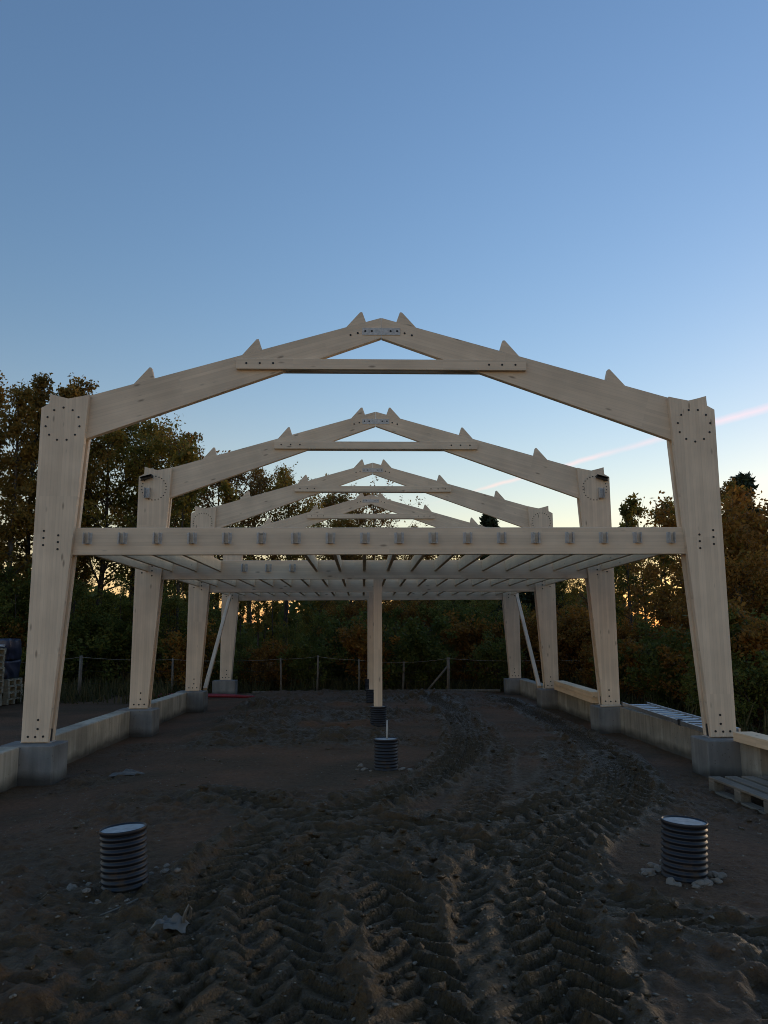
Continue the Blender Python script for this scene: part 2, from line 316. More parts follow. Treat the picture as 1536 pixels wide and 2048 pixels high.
def box(name, x0, x1, y0, y1, z0, z1, mat, bevel=.004):
    bm = bmesh.new(); add_box(bm, x0, x1, y0, y1, z0, z1); return finish(bm, name, mat, bevel)
def tube_data(pts, rad, n=6, cap=True):
    P = [Vector(p) for p in pts]; V = []; F = []
    for i, p in enumerate(P):
        d = (P[min(i+1, len(P)-1)] - P[max(i-1, 0)]).normalized()
        a = d.orthogonal().normalized() if i == 0 else (prev - d*prev.dot(d)).normalized()
        prev = a; b = d.cross(a); r = rad[i] if hasattr(rad, '__len__') else rad
        for k in range(n):
            t = 2*math.pi*k/n; V.append(p + a*(math.cos(t)*r) + b*(math.sin(t)*r))
    for i in range(len(P)-1):
        for k in range(n):
            F.append((i*n+k, i*n+(k+1) % n, (i+1)*n+(k+1) % n, (i+1)*n+k))
    if cap: F.append(tuple(range(n))[::-1]); F.append(tuple((len(P)-1)*n+k for k in range(n)))
    return V, F
def tube(name, pts, rad, mat, n=8, smooth=True):
    v, f = tube_data(pts, rad, n); return fromdata(name, v, f, mat, smooth)
def part(name, me, parent, loc=(0, 0, 0)):
    o = bpy.data.objects.new(name, me); COL.objects.link(o); o.parent = parent; o.location = loc; return o
def copy_tree(o, parent=None):
    c = o.copy(); COL.objects.link(c); c.parent = parent
    for ch in list(o.children): copy_tree(ch, c)
    return c

# ------------------------------------------------------------------ ground
D1, S = 9.379, 4.220                                   # front face of the first frame, bay spacing
rng = np.random.default_rng(7)
LAT = rng.random((512, 512))
def vnoise(x, y, seed=0):
    x = x + seed*17.31; y = y + seed*9.73
    xi = np.floor(x).astype(np.int64); yi = np.floor(y).astype(np.int64); fx = x-xi; fy = y-yi
    fx = fx*fx*fx*(fx*(fx*6-15)+10); fy = fy*fy*fy*(fy*(fy*6-15)+10)
    g = lambda a, b: LAT[(a) & 511, (b) & 511]
    return (g(xi, yi)*(1-fx)+g(xi+1, yi)*fx)*(1-fy)+(g(xi, yi+1)*(1-fx)+g(xi+1, yi+1)*fx)*fy - .5
def sstep(a, b, x):
    t = np.clip((x-a)/(b-a), 0, 1); return t*t*(3-2*t)
TRACK_PIX = [
 ([(500,2300),(462,2040),(428,1900),(440,1800),(500,1705),(620,1645),(780,1600),(890,1545),(935,1485),(905,1425),(845,1393)], .24, 1.0),
 ([(1080,2300),(1045,2040),(1005,1900),(985,1800),(1010,1715),(1090,1660),(1190,1605),(1232,1545),(1185,1485),(1095,1432),(1000,1393)], .24, 1.0),
 ([(860,2300),(850,2000),(800,1850),(730,1735),(640,1665),(520,1615),(440,1590)], .2, .75),
 ([(1800,1960),(1536,1880),(1330,1835),(1130,1775),(960,1700),(760,1650),(560,1640)], .2, .7),
 ([(-100,1960),(150,1880),(420,1840),(640,1770),(860,1690),(1040,1610),(1130,1540),(1110,1480)], .19, .45),
 ([(200,2300),(260,2040),(330,1940),(420,1870)], .2, .6),
 ([(1200,2300),(1130,1960),(1085,1810),(1130,1695),(1235,1625),(1262,1560),(1225,1500)], .22, .8),
 ([(640,2300),(610,2010),(560,1850),(570,1755),(660,1690),(820,1655),(1000,1645),(1140,1600)], .22, .85),
 ([(940,1640),(980,1560),(975,1490),(925,1425)], .2, .5),
]
def catmull(P, n=14):
    P = [np.array(p) for p in P]; out = []
    for i in range(len(P)-1):
        p0, p1, p2, p3 = P[max(i-1, 0)], P[i], P[i+1], P[min(i+2, len(P)-1)]
        for k in range(n):
            t = k/n; out.append(.5*((2*p1)+(-p0+p2)*t+(2*p0-5*p1+4*p2-p3)*t*t+(-p0+3*p1-3*p2+p3)*t**3))
    out.append(P[-1]); return np.array(out)
TRACKS = []
for pix, hw, depth in TRACK_PIX:
    g = np.array([onZ(u, v, .09)[:2] for u, v in pix]); c = catmull(g)
    TRACKS.append((c, hw, depth))
def height(x, y, detail=True):
    z = .095*(1-sstep(2.2, 3.6, np.abs(x)))*(1-sstep(21.5, 23.5, y))
    z = z + .03*vnoise(x*.45, y*.45, 1)*sstep(.0, 1.0, np.abs(np.abs(x)-4.1)+.3)
    far = sstep(24, 60, y)+sstep(12, 40, np.abs(x))
    z = z + np.clip(far, 0, 1)*.5*vnoise(x*.05, y*.05, 3)
    wmax = np.zeros_like(z); churn = np.zeros_like(z); rut = np.zeros_like(z); lugs = np.zeros_like(z)
    wx = x + 0.035*vnoise(x*1.7, y*1.7, 21); wy = y + .035*vnoise(x*1.7, y*1.7, 22)
    for ti, (c, hw, dep) in enumerate(TRACKS):
        m = (x > c[:, 0].min()-.8) & (x < c[:, 0].max()+.8) & (y > c[:, 1].min()-.8) & (y < c[:, 1].max()+.8)
        if not m.any(): continue
        px, py = wx[m], wy[m]
        best = np.full(px.shape, 1e9); bs = np.zeros(px.shape); bt = np.zeros(px.shape); s0 = 0.0
        for a, b in zip(c[:-1], c[1:]):
            d = b-a; l = np.hypot(*d); 
            if l < 1e-6: continue
            d = d/l; rx, ry = px-a[0], py-a[1]
            t = np.clip(rx*d[0]+ry*d[1], 0, l); qx, qy = rx-t*d[0], ry-t*d[1]
            dd = qx*qx+qy*qy; k = dd < best
            best[k] = dd[k]; bs[k] = s0+t[k]; bt[k] = (d[0]*ry-d[1]*rx)[k]; s0 += l
        dist = np.sqrt(best)
        win = 1-sstep(hw*.82, hw*1.12, dist)
        side = np.sign(bt)
        ph = bs/.205 + np.abs(bt)*3.6/ .205*.32 + (side > 0)*.5 + .25*vnoise(px*2.2, py*2.2, 30+ti)
        fr = ph-np.floor(ph)
        lug = sstep(.0, .15, fr)*np.clip(1-fr, 0, 1)**.85
        fade = np.clip(.75+1.5*vnoise(px*.9, py*.9, 40+ti), .5, 1)
        patchy = fade*(1-.3*sstep(0, .05, .05-dist))
        berm = np.exp(-((dist-hw*1.28)/(hw*.33))**2)
        h = dep*(-.055*win + .10*lug*win*patchy + .036*berm*(.6+1.6*vnoise(px*2.5, py*2.5, 50+ti)))
        w_ = np.maximum(win, berm*.8)
        cur = np.zeros_like(z); cur[m] = h; cw = np.zeros_like(z); cw[m] = w_*dep; wm = np.zeros_like(z); wm[m] = win*dep; wmax = np.maximum(wmax, wm)
        rut = rut*(1-cw*.75) + cur; churn = np.maximum(churn, cw)
    near = (1-sstep(7, 20, y))
    rough = np.clip(.25+1.5*churn+.9*sstep(-.02, .22, vnoise(x*.7, y*.7, 5))+ .35*(1-sstep(4.2, 6.0, y)), .12, 1.5)
    back = sstep(14.5, 17, y)*(1-sstep(21.5, 23, y))*(1-sstep(2.6, 3.4, np.abs(x)))
    leftback = sstep(10.8, 12, y)*(1-sstep(17.5, 19, y))*sstep(-3.2, -2.6, x)*(1-sstep(-.2, .6, x))
    rough = rough + 1.1*leftback*sstep(-.25, .05, vnoise(x*.8+9, y*.8, 8))
    churn = np.maximum(churn, .85*leftback*sstep(-.25, .05, vnoise(x*.8+9, y*.8, 8)))
    rough = rough + .9*back*sstep(-.2, .1, vnoise(x*.6+4, y*.6, 6))
    rough = rough*(1-.72*np.clip(wmax, 0, 1))
    lim = (1-sstep(3.35, 3.75, np.abs(x)))*.75+.25
    n1 = vnoise(x*3.1, y*3.1, 11); n2 = vnoise(x*7.3, y*7.3, 12); n3 = vnoise(x*15.7, y*15.7, 13); n4 = vnoise(x*33., y*33., 14)
    ridge = .5-np.abs(vnoise(x*5.2+n1, y*5.2+n2, 15))*2
    cl = np.maximum(0, vnoise(x*9.5+n1, y*9.5, 16)-.08)+np.maximum(0, vnoise(x*19+n2, y*19, 17)-.1)*.6
    z = z + .2*leftback*np.maximum(0, vnoise(x*2.3, y*3.4, 18)+.05) + .12*back*np.maximum(0, vnoise(x*2.1, y*3.0, 19))
    z = z + lim*(rut + rough*(.032*n1+.024*n2+.013*n3+.006*n4+.035*ridge*np.clip(rough-.3, 0, 1)+.085*cl) )
    return z, np.clip(churn+.6*(rough-.4), 0, 1)
def grow(start, step, factor, limit):
    out = [start]
    while abs(out[-1]) < limit: out.append(out[-1]+step); step *= factor
    return out
fx = list(np.arange(-4.2, 4.2001, .0175))
gx = grow(4.2, .03, 1.16, 700)[1:]
XS = np.array([-v for v in gx[::-1]]+fx+gx)
fy = list(np.arange(2.9, 8, .0145))+list(np.arange(8, 14, .024))+list(np.arange(14, 24, .042))
YS = np.array([24-1-v for v in grow(20.2, .06, 1.25, 300)[::-1]]+fy+[v for v in grow(24, .05, 1.13, 900)])
GX, GY = np.meshgrid(XS, YS)
GZ, CH = height(GX.ravel(), GY.ravel())
nx, ny = len(XS), len(YS)
idx = np.arange(nx*ny).reshape(ny, nx)
quads = np.stack([idx[:-1, :-1], idx[:-1, 1:], idx[1:, 1:], idx[1:, :-1]], -1).reshape(-1, 4)
gm = fast_mesh('ground', np.stack([GX.ravel(), GY.ravel(), GZ], 1), quads, SOIL, True, ('churn', CH))
ground = bpy.data.objects.new('ground', gm); COL.objects.link(ground); tag(ground, kind='structure')
tag(ground, 'dark churned soil with tractor tyre tracks')
def gz(x, y): return float(height(np.array([x], float), np.array([y], float))[0][0])

# ------------------------------------------------------------------ concrete
BASE = .43
def concrete_walls():
    for sgn, nm in ((-1, 'left'), (1, 'right')):
        lab = ('concrete foundation wall with three footings, its streaked face lightened to look lit, beside the pallet stacks' if sgn < 0 else
               'grey concrete foundation wall carrying the ladder and timber beams')
        t = thing('foundation_wall', (0, D1, 0), lab, 'foundation wall')
        lastf = 3 if sgn < 0 else 4
        for i in range(lastf):
            y0 = S*i-.22
            part('footing', box('footing', min(sgn*3.6, sgn*4.2), max(sgn*3.6, sgn*4.2), y0, y0+.47, -.2, .42, CONCF, .012), t)
            part('base_plate', box('base_plate', min(sgn*3.72, sgn*4.06), max(sgn*3.72, sgn*4.06), S*i+.03, S*i+.19, .421, .43, GALV, .001), t)
        segs = []
        if sgn < 0:
            segs = [(-5.2, -2.72), (-2.71, -.225), (.255, 2.1), (2.11, S-.225), (S+.255, S+2.1), (S+2.11, 2*S-.225)]
        else:
            segs = [(-6, -3.2), (-3.185, -.69), (-.675, -.225), (.255, 1.49), (1.505, S-.225), (S+.255, S+2.3), (S+2.315, 2*S-.225), (2*S+.255, 2*S+2.1), (2*S+2.115, 3*S-.225)]
        for a, b in segs:
            w0 = 4.085 if (sgn > 0 and b < -.6) else 3.96
            part('wall_panel', box('wall_panel', min(sgn*w0, sgn*(w0+.23)), max(sgn*w0, sgn*(w0+.23)), a, b, -.2, .412+random.uniform(-.006, .004), CONC_LIT if sgn < 0 else CONC, .01), t)
    t = thing('concrete_footing', (0, D1+3*S, 0), 'lone square concrete footing block behind the thin red pipe', 'footing')
    part('block', box('block', -4.2, -3.6, -.22, .25, -.2, .42, CONCF, .012), t)
    part('base_plate', box('base_plate', -4.06, -3.72, .03, .19, .421, .43, GALV, .001), t)
random.seed(3)
concrete_walls()

# ------------------------------------------------------------------ timber portal frames
PLY, MID = .07, .08
Y1, Y2, Y3 = PLY, PLY+MID, 2*PLY+MID
def disc(name, r, y0, y1, mat, n=10):
    bm = bmesh.new(); a = []; b = []
    for k in range(n):
        t = 2*math.pi*k/n; a.append(bm.verts.new((r*math.cos(t), y0, r*math.sin(t)))); b.append(bm.verts.new((r*math.cos(t), y1, r*math.sin(t))))
    bm.faces.new(a); bm.faces.new(b[::-1])
    for k in range(n): bm.faces.new((a[k], b[k], b[(k+1) % n], a[(k+1) % n]))
    return finish(bm, name, mat)
BOLT = disc('bolt', .0132, -.004, .02, HOLE)
def mirror(P, s): return [(x*s, z) for x, z in P] if s == 1 else [(-x, z) for x, z in P][::-1]
colpoly = [(-4.04, BASE), (-3.745, BASE), (-3.583, 2.846), (-3.518, 3.88), (-3.487, 4.447), (-3.728, 4.392), (-3.95, 4.456), (-3.948, 4.330), (-4.04, 4.285)]
ZB0, ZB1 = 2.535, 2.855                                  # floor beam bottom and top
def inner(z): return -3.745 + (z-BASE)*(.227/(3.88-BASE))
rtop = lambda x: 5.457-.2859*abs(x)
rbot = lambda x: 5.197-.3620*abs(x)
CLEATS = [[(-2.99, rtop(2.99)), (-2.748, rtop(2.748)), (-2.782, 4.812), (-2.806, 4.815)],
          [(-1.697, rtop(1.697)), (-1.452, rtop(1.452)), (-1.495, 5.178), (-1.522, 5.178)],
          [(-.433, rtop(.433)), (-.186, rtop(.186)), (-.232, 5.534), (-.258, 5.532)]]
MESH = {}
for s in (-1, 1):
    sg = 1 if s == -1 else -1
    MESH['ply_f', s] = prism('ply', mirror(colpoly, sg), 0, PLY-.001, WOODZ)
    MESH['ply_b', s] = prism('ply', mirror(colpoly, sg), Y2+.001, Y3, WOODZ)
    lo = [(-4.02, .57), (inner(.57)-.025, .57), (inner(ZB0)-.025, ZB0-.004), (-4.02, ZB0-.004)]
    hi = [(-4.02, ZB1+.004), (inner(ZB1)-.025, ZB1+.004), (inner(3.88)-.025, rbot(3.54)-.012), (-4.02, rbot(4.02)-.012)]
    MESH['core_lo', s] = prism('core', mirror(lo, sg), Y1+.001, Y2-.001, WOODZ)
    MESH['core_hi', s] = prism('core', mirror(hi, sg), Y1+.001, Y2-.001, WOODZ)
    kn = [(-4.0, BASE+.002), (-3.752, BASE+.002), (-3.745, .565), (-4.0, .565)]
    MESH['shoe', s] = prism('steel_shoe', mirror(kn, sg), Y1+.012, Y2-.012, DARKSTEEL, .001)
    raf = [(-3.95, rbot(3.95)), (-.0015, rbot(0)), (-.0015, rtop(0)), (-3.95, rtop(3.95))]
    MESH['rafter', s] = prism('rafter', mirror(raf, sg), Y1, Y2, WOODL if s == -1 else WOODR)
    for k, c in enumerate(CLEATS): MESH['cleat', s, k] = prism('purlin_cleat', mirror([(x, z-.0015*(z < 5.6)) for x, z in c], sg), Y1+.004, Y2-.004, WOODL if s == -1 else WOODR, .003)
MESH['beam'] = box('floor_beam', -3.93, 3.93, Y1, Y2, ZB0, ZB1, WOODX)
MESH['tie_f'] = prism('collar_tie', [(-1.755, 4.782), (1.765, 4.775), (1.765, 4.905), (-1.755, 4.912)], Y1-.05, Y1-.001, WOODX, .003)
MESH['tie_b'] = prism('collar_tie', [(-1.755, 4.782), (1.765, 4.775), (1.765, 4.905), (-1.755, 4.912)], Y2+.001, Y2+.05, WOODX, .003)
MESH['plate'] = box('ridge_plate', -.233, .234, Y1-.008, Y1-.0005, 5.232, 5.324, GALV, .001)
def hanger_mesh():
    bm = bmesh.new()
    w, h, dp, t = .0265, .130, .065, .003                   # half width, height, depth, sheet
    add_box(bm, -w-t, -w, -dp, -t, 0, h); add_box(bm, w, w+t, -dp, -t, 0, h)
    add_box(bm, -w, w, -dp, -t, 0, t)
    add_box(bm, -w-.030, -w, -t, 0, 0, h); add_box(bm, w, w+.030, -t, 0, 0, h)
    return finish(bm, 'joist_hanger', GALV)
HANGER = hanger_mesh()
JX = [-3.847+.4049*k for k in range(20)]
MISSING = (4, 5, 6)
def ring_mesh(cx, cz, r, n, br):
    bm = bmesh.new()
    for k in range(n):
        t = 2*math.pi*(k+.5)/n; x, z = cx+r*math.cos(t), cz+r*math.sin(t)
        a = [bm.verts.new((x+br*math.cos(q*math.pi/3), -.004, z+br*math.sin(q*math.pi/3))) for q in range(6)]
        b = [bm.verts.new((x+br*math.cos(q*math.pi/3), .015, z+br*math.sin(q*math.pi/3))) for q in range(6)]
        bm.faces.new(a)
        for q in range(6): bm.faces.new((a[q], b[q], b[(q+1) % 6], a[(q+1) % 6]))
    return finish(bm, 'bolt_ring', HOLE)
RING = {s: ring_mesh(s*3.777, 4.085, .206, 24, .0105) for s in (-1, 1)}
def bracket_mesh():
    bm = bmesh.new()
    add_box(bm, -.045, -.041, -.075, -.004, -.09, .09); add_box(bm, .041, .045, -.075, -.004, -.09, .09)
    add_box(bm, -.041, .041, -.075, -.004, -.09, -.086); add_box(bm, -.041, .041, -.004, 0, -.09, .09)
    return finish(bm, 'bracket', GALV)
BRACKET = bracket_mesh(); BRACKET_DARK = BRACKET.copy(); BRACKET_DARK.materials.clear(); BRACKET_DARK.materials.append(DARKSTEEL)
FLAB = ['pale glued timber portal frame with empty joist hangers along its floor beam',
        'second timber portal frame, with dark steel brackets at its column heads',
        'third timber portal frame, between the bracketed frame and the rearmost one',
        'rearmost timber portal frame, standing next to the wire fence']
FRAMES = []
for i in range(4):
    y = D1+S*i
    fr = thing('portal_frame', (0, y, 0), FLAB[i], 'timber frame', 'portal frames of the hall'); FRAMES.append(fr)
    for s in (-1, 1):
        c = part('column', MESH['ply_f', s], fr)
        part('ply', MESH['ply_b', s], c); part('core', MESH['core_lo', s], c); part('core', MESH['core_hi', s], c)
        part('steel_shoe', MESH['shoe', s], c)
        spots = [(s*3.923, z) for z in (2.809, 2.727, 2.644)]+[(s*3.756, z) for z in (2.757, 2.678, 2.596)]
        spots += [(s*3.863, .675), (s*3.863, .576), (s*3.966, .492), (s*3.885, .490), (s*3.798, .494)]
        if i == 0:
            for k in range(11):
                t = math.pi/2*s*-1+2*math.pi*k/11 if s == 1 else math.pi/2+2*math.pi*k/11
                part('bolt', BOLT, c, (s*3.778+.2*math.cos(t), 0, 4.085+.2*math.sin(t)))
        else: tag(part('bolt_ring', RING[s], c), kind='stuff')
        for x, z in spots: part('bolt', BOLT, c, (x, 0, z))
        r = part('rafter', MESH['rafter', s], fr)
        for k in range(3): part('purlin_cleat', MESH['cleat', s, k], r)
        for x, z in ((.376, 5.232), (.287, 5.258)): part('bolt', BOLT, r, (s*x, Y1, z))
    for nm in ('tie_f', 'tie_b'):
        t_ = part('collar_tie', MESH[nm], fr)
        if nm == 'tie_f':
            for x in (1.633, 1.47, 1.31):
                for s in (-1, 1): part('bolt', BOLT, t_, (s*x, Y1-.05, 4.848-.004*s))
    pl = part('ridge_plate', MESH['plate'], fr)
    for x in (-.195, -.115, .115, .195): part('bolt', BOLT, pl, (x, Y1-.008, 5.282))
    bm_ = part('floor_beam', MESH['beam'], fr)
    for k in range(1, 19):
        if i == 0 or (i == 1 and k in MISSING):
            o = part('joist_hanger', HANGER, bm_, (JX[k], Y1-.001, 2.664))
            o.rotation_euler = (0, random.uniform(-.02, .02), 0)
    if i == 1:
        for s in (-1, 1):
            o = part('bracket', BRACKET, fr, (s*3.88, -.001, 4.0)); tag(o, 'upright galvanised bracket')
            o = part('bracket', BRACKET, fr, (s*3.905, -.001, 4.262)); o.rotation_euler = (0, s*(math.pi/2+.27), 0); o.scale = (.62, 1, 1.15); o.data = BRACKET_DARK

# joists
JM = box('floor_joist', -.025, .025, Y2+.004, S+Y1-.004, 2.668, 2.846, WOODY)
JO = box('floor_joist', -.025, .025, Y3+.004, S-.004, 2.668, 2.846, WOODY)
JLAB = ['pale floor joist hung between the hanger-lined front beam and the second frame',
        'floor joist spanning from the second frame to the third frame',
        'floor joist spanning from the third frame to the rearmost frame']
for b in range(3):
    for k in range(20):
        if b == 0 and k in MISSING: continue
        o = bpy.data.objects.new('floor_joist', JO if k in (0, 19) else JM); COL.objects.link(o)
        o.location = (JX[k]+random.uniform(-.006, .006), D1+S*b, 0)
        tag(o, JLAB[b], 'joist', ['joists of the front bay', 'joists of the middle bay', 'joists of the rear bay'][b])

# ------------------------------------------------------------------ corrugated pipes and posts
def pipe_mesh(h0, h1, r=.141, pitch=.036, n=40):
    prof = []; z = h0
    while z < h1-.045:
        for q in range(6):
            a = q/6; w = .5+.5*math.cos(2*math.pi*a); w = w*w*(3-2*w)
            prof.append((r-.014+.014*w, z+a*pitch))
        z += pitch
    prof += [(r-.011, z), (r-.006, h1-.026), (r, h1-.02), (r+.001, h1-.004), (r-.001, h1), (r-.006, h1), (r-.007, h1-.03)]
    V = []; F = []
    for i, (rr, zz) in enumerate(prof):
        for k in range(n): t = 2*math.pi*k/n; V.append((rr*math.cos(t), rr*math.sin(t), zz))
    for i in range(len(prof)-1):
        for k in range(n): F.append((i*n+k, i*n+(k+1) % n, (i+1)*n+(k+1) % n, (i+1)*n+k))
    return fromdata('pipe', V, F, PIPE, True)
PM = pipe_mesh(-.12, .43)
def fill_mesh():
    V = [(0, 0, .424)]; n = 32
    for j, rr in enumerate((.05, .1, .1345)):
        for k in range(n): t = 2*math.pi*k/n; V.append((rr*math.cos(t), rr*math.sin(t), .424+random.uniform(-.0025, .0025)*(j < 2)-.004*(j == 2)))
    F = [(0, 1+k, 1+(k+1) % n) for k in range(n)]
    for j in range(2):
        for k in range(n): F.append((1+j*n+k, 1+(j+1)*n+k, 1+(j+1)*n+(k+1) % n, 1+j*n+(k+1) % n))
    return fromdata('concrete_fill', V, F, CONCT, True)
FM = fill_mesh()
PIPES = [(-1.68, D1-S+.11, 'black corrugated pipe filled with concrete, standing beside a crumpled plastic bag', -.075),
         (1.785, D1-S+.14, 'black corrugated pipe filled with concrete, ringed by pale rubble stones', .055),
         (.035, D1+.12, 'black corrugated pipe with a thin rod sticking out of its concrete', 0),
         (.03, D1+S+.11, 'corrugated pipe carrying the timber post under the second frame', 0),
         (-.02, D1+2*S+.11, 'corrugated pipe carrying the timber post under the third frame', 0),
         (-.03, D1+3*S+.11, 'corrugated pipe carrying the timber post under the rearmost frame', 0)]
for k, (x, y, lab, tilt) in enumerate(PIPES):
    t = thing('corrugated_pipe', (x, y, 0), lab, 'pipe', 'concrete filled pipes', rz=k*1.1)
    part('shell', PM, t); part('concrete_fill', FM, t)
    if tilt:
        t.rotation_euler = (0, tilt, 0)
    if k == 2:
        part('rod', tube('rod', [(.012, 0, .40), (.016, .004, .63)], .009, plain('pale_rod', (.45, .43, .38), .6)), t)
        t.rotation_euler = (0, 0, 0)
POSTLAB = ['slim square timber post under the middle of the second frame', 'slim timber post under the middle of the third frame, half hidden', 'slim timber post under the middle of the rearmost frame, half hidden']
PSM = box('timber_post', -.07, .07, -.07, .07, .432, ZB0-.002, WOODZ)
CAPM = box('post_cap', -.05, .05, -.0735, -.0705, ZB0-.16, ZB0+.09, GALV, .0005)
for i in (1, 2, 3):
    x = PIPES[i+2][0]-.005*(i == 1)
    t = thing('timber_post', (x, D1+S*i+.11, 0), POSTLAB[i-1], 'post', 'posts under the floor beams')
    part('shaft', PSM, t); part('base_plate', box('base_plate', -.06, .06, -.06, .06, .4255, .4315, GALV, .0005), t)
# slanting props between third and rear frame
for s in (-1, 1):
    a = Vector((s*3.70, D1+2*S+.42, .432)); b = Vector((s*3.80, D1+3*S-.12, 2.66))
    if s == 1: b = Vector((3.93, D1+3*S-.25, 2.66))
    L_ = (b-a).length; me = box('prop', -.04, .04, -.04, .04, 0, L_, WOODZ, .004)
    o = bpy.data.objects.new('slanting_prop', me); COL.objects.link(o); o.location = a; o.rotation_euler = (b-a).to_track_quat('Z', 'Y').to_euler()
    tag(o, 'pale slanting timber prop by the lone footing' if s < 0 else 'pale slanting timber prop standing on the wall with timber beams', 'prop', 'slanting props')

# ------------------------------------------------------------------ things lying on and by the walls
def beam_between(name, a, b, w, h, mat, label, cat, group=None):
    a, b = Vector(a), Vector(b); d = b-a
    o = bpy.data.objects.new(name, box(name, -w/2, w/2, 0, d.length, 0, h, mat)); COL.objects.link(o)
    o.location = a; o.rotation_euler = (0, 0, math.atan2(-d.x, d.y)); return tag(o, label, cat, group)
beam_between('timber_beam', (3.80, D1+S+.45, .424), (3.97, D1+2*S-.28, .424), .20, .095, WOODY, 'lower of two pale timber beams stacked on the wall behind the second frame', 'beam')
beam_between('timber_beam', (3.79, D1+S+.40, .521), (3.97, D1+2*S-.30, .521), .21, .095, WOODY, 'upper of two pale timber beams stacked on the wall behind the second frame', 'beam')
beam_between('timber_beam', (4.02, D1-3.0, .424), (3.97, D1-.30, .424), .22, .10, WOODY, 'pale timber beam lying on the wall beside the single wooden pallet', 'beam')
beam_between('board_offcut', (3.66, D1+S-.20, .424), (4.15, D1+S-.16, .424), .07, .02, WOODX, 'short pale board offcut lying on a footing at the end of the ladder', 'board')
def ladder():
    t = thing('ladder', (4.01, D1+.30, .435), 'aluminium ladder lying along the right foundation wall', 'ladder', rz=-.055)
    Ln = 3.7
    for s in (-1, 1):
        bm = bmesh.new(); add_box(bm, s*.2-.0125, s*.2+.0125, 0, Ln, 0, .06); part('rail', finish(bm, 'rail', ALU, .003), t)
    rg = tube('rung', [(-.19, 0, .03), (.19, 0, .03)], .0145, ALU, 8)
    for k in range(13): part('rung', rg, t, (0, .14+k*.28, 0))
    ft = box('end_cap', -.018, .018, -.03, .04, -.003, .064, DARKSTEEL, .004)
    for s in (-1, 1):
        part('end_cap', ft, t, (s*.2, Ln, 0))
    part('hook', box('hook', -.025, .025, 0, .07, -.005, .075, DARKSTEEL, .004), t, (-.2, .85, 0))
ladder()
def pallet_meshes(mat):
    return dict(top=box('top_board', -.06, .06, -.6, .6, .122, .144, mat, .003), bot=box('bottom_board', -.05, .05, -.6, .6, 0, .022, mat, .003),
                st=box('stringer', -.4, .4, -.06, .06, .1, .121, mat, .003), bl=box('block', -.05, .05, -.06, .06, .0225, .0995, mat, .003))
PMS = {'near': pallet_meshes(PALLETW), 'far': pallet_meshes(PALEW)}
def pallet(loc, rz, label, kind, group=None):
    t = thing('wooden_pallet', loc, label, 'pallet', group, rz); m = PMS[kind]
    for x in (-.34, -.17, 0, .17, .34): part('top_board', m['top'], t, (x, 0, 0))
    for y in (-.54, 0, .54): part('stringer', m['st'], t, (0, y, 0))
    for x in (-.35, 0, .35):
        part('bottom_board', m['bot'], t, (x, 0, 0))
        for y in (-.54, 0, .54): part('block', m['bl'], t, (x, y, 0))
    return t
pallet((3.665, 7.76, .03), .02, 'weathered grey wooden pallet on the soil beside the right wall', 'near')
# stacks beyond the left wall
for k in range(6): pallet((-8.45+random.uniform(-.02, .02), 17.1, .02+.147*k), math.pi/2+random.uniform(-.02, .02), 'pale wooden pallet in the lower stack beyond the left wall', 'far', 'pallets of the lower stack')
for k in range(9): pallet((-9.15+random.uniform(-.02, .02), 18.9, .02+.147*k), math.pi/2+random.uniform(-.02, .02), 'pale wooden pallet in the taller stack, under a white sheet', 'far', 'pallets of the taller stack')
for k in range(4): pallet((-9.12+random.uniform(-.02, .02), 19.9, .02+.147*k), math.pi/2+random.uniform(-.02, .02), 'pale wooden pallet under the dark blue wrapped bundle', 'far', 'pallets below the wrapped bundle')
def lumpy(name, sx, sy, sz, mat, amp, seed, cuts=8, bev=.05):
    bm = bmesh.new(); bmesh.ops.create_cube(bm, size=1); bmesh.ops.subdivide_edges(bm, edges=list(bm.edges), cuts=cuts, use_grid_fill=True)
    for v in bm.verts:
        p = v.co; n = p.normalized()
        k = 1-bev*max(0, (p.length-.5)/.366)
        a = vnoise(np.array([p.x*5+p.z*2]), np.array([p.y*5+p.z*3]), seed)[0]
        v.co = Vector((p.x*sx*k, p.y*sy*k, (p.z+.5)*sz))+n*a*amp
    me = finish(bm, name, mat); me.polygons.foreach_set('use_smooth', [True]*len(me.polygons)); return me
t = thing('wrapped_bundle', (-9.15, 19.9, .61), 'tall bundle wrapped in dark blue plastic beyond the left wall', 'bundle')
part('lower_wrap', lumpy('lower_wrap', 1.15, .8, .42, BLUEWRAP, .07, 3), t); part('upper_wrap', lumpy('upper_wrap', 1.1, .78, .5, BLUEWRAP, .07, 4), t, (.02, 0, .425))
o = bpy.data.objects.new('cover_sheet', lumpy('cover_sheet', 1.2, .85, .05, plain('white_sheet', (.55, .56, .55), .5), .04, 9)); COL.objects.link(o); o.location = (-9.15, 18.9, 1.36)
tag(o, 'white sheet on top of the taller pallet stack', 'sheet')
# red pipe
o = bpy.data.objects.new('red_pipe', tube('red_pipe', [(-5.6, 21.35, .085), (-4.6, 21.25, .09), (-3.7, 21.1, .085), (-2.95, 20.95, .06)], [.05, .05, .048, .03], RED)); COL.objects.link(o)
tag(o, 'thin dark red pipe lying on the ground in front of the lone footing', 'pipe')
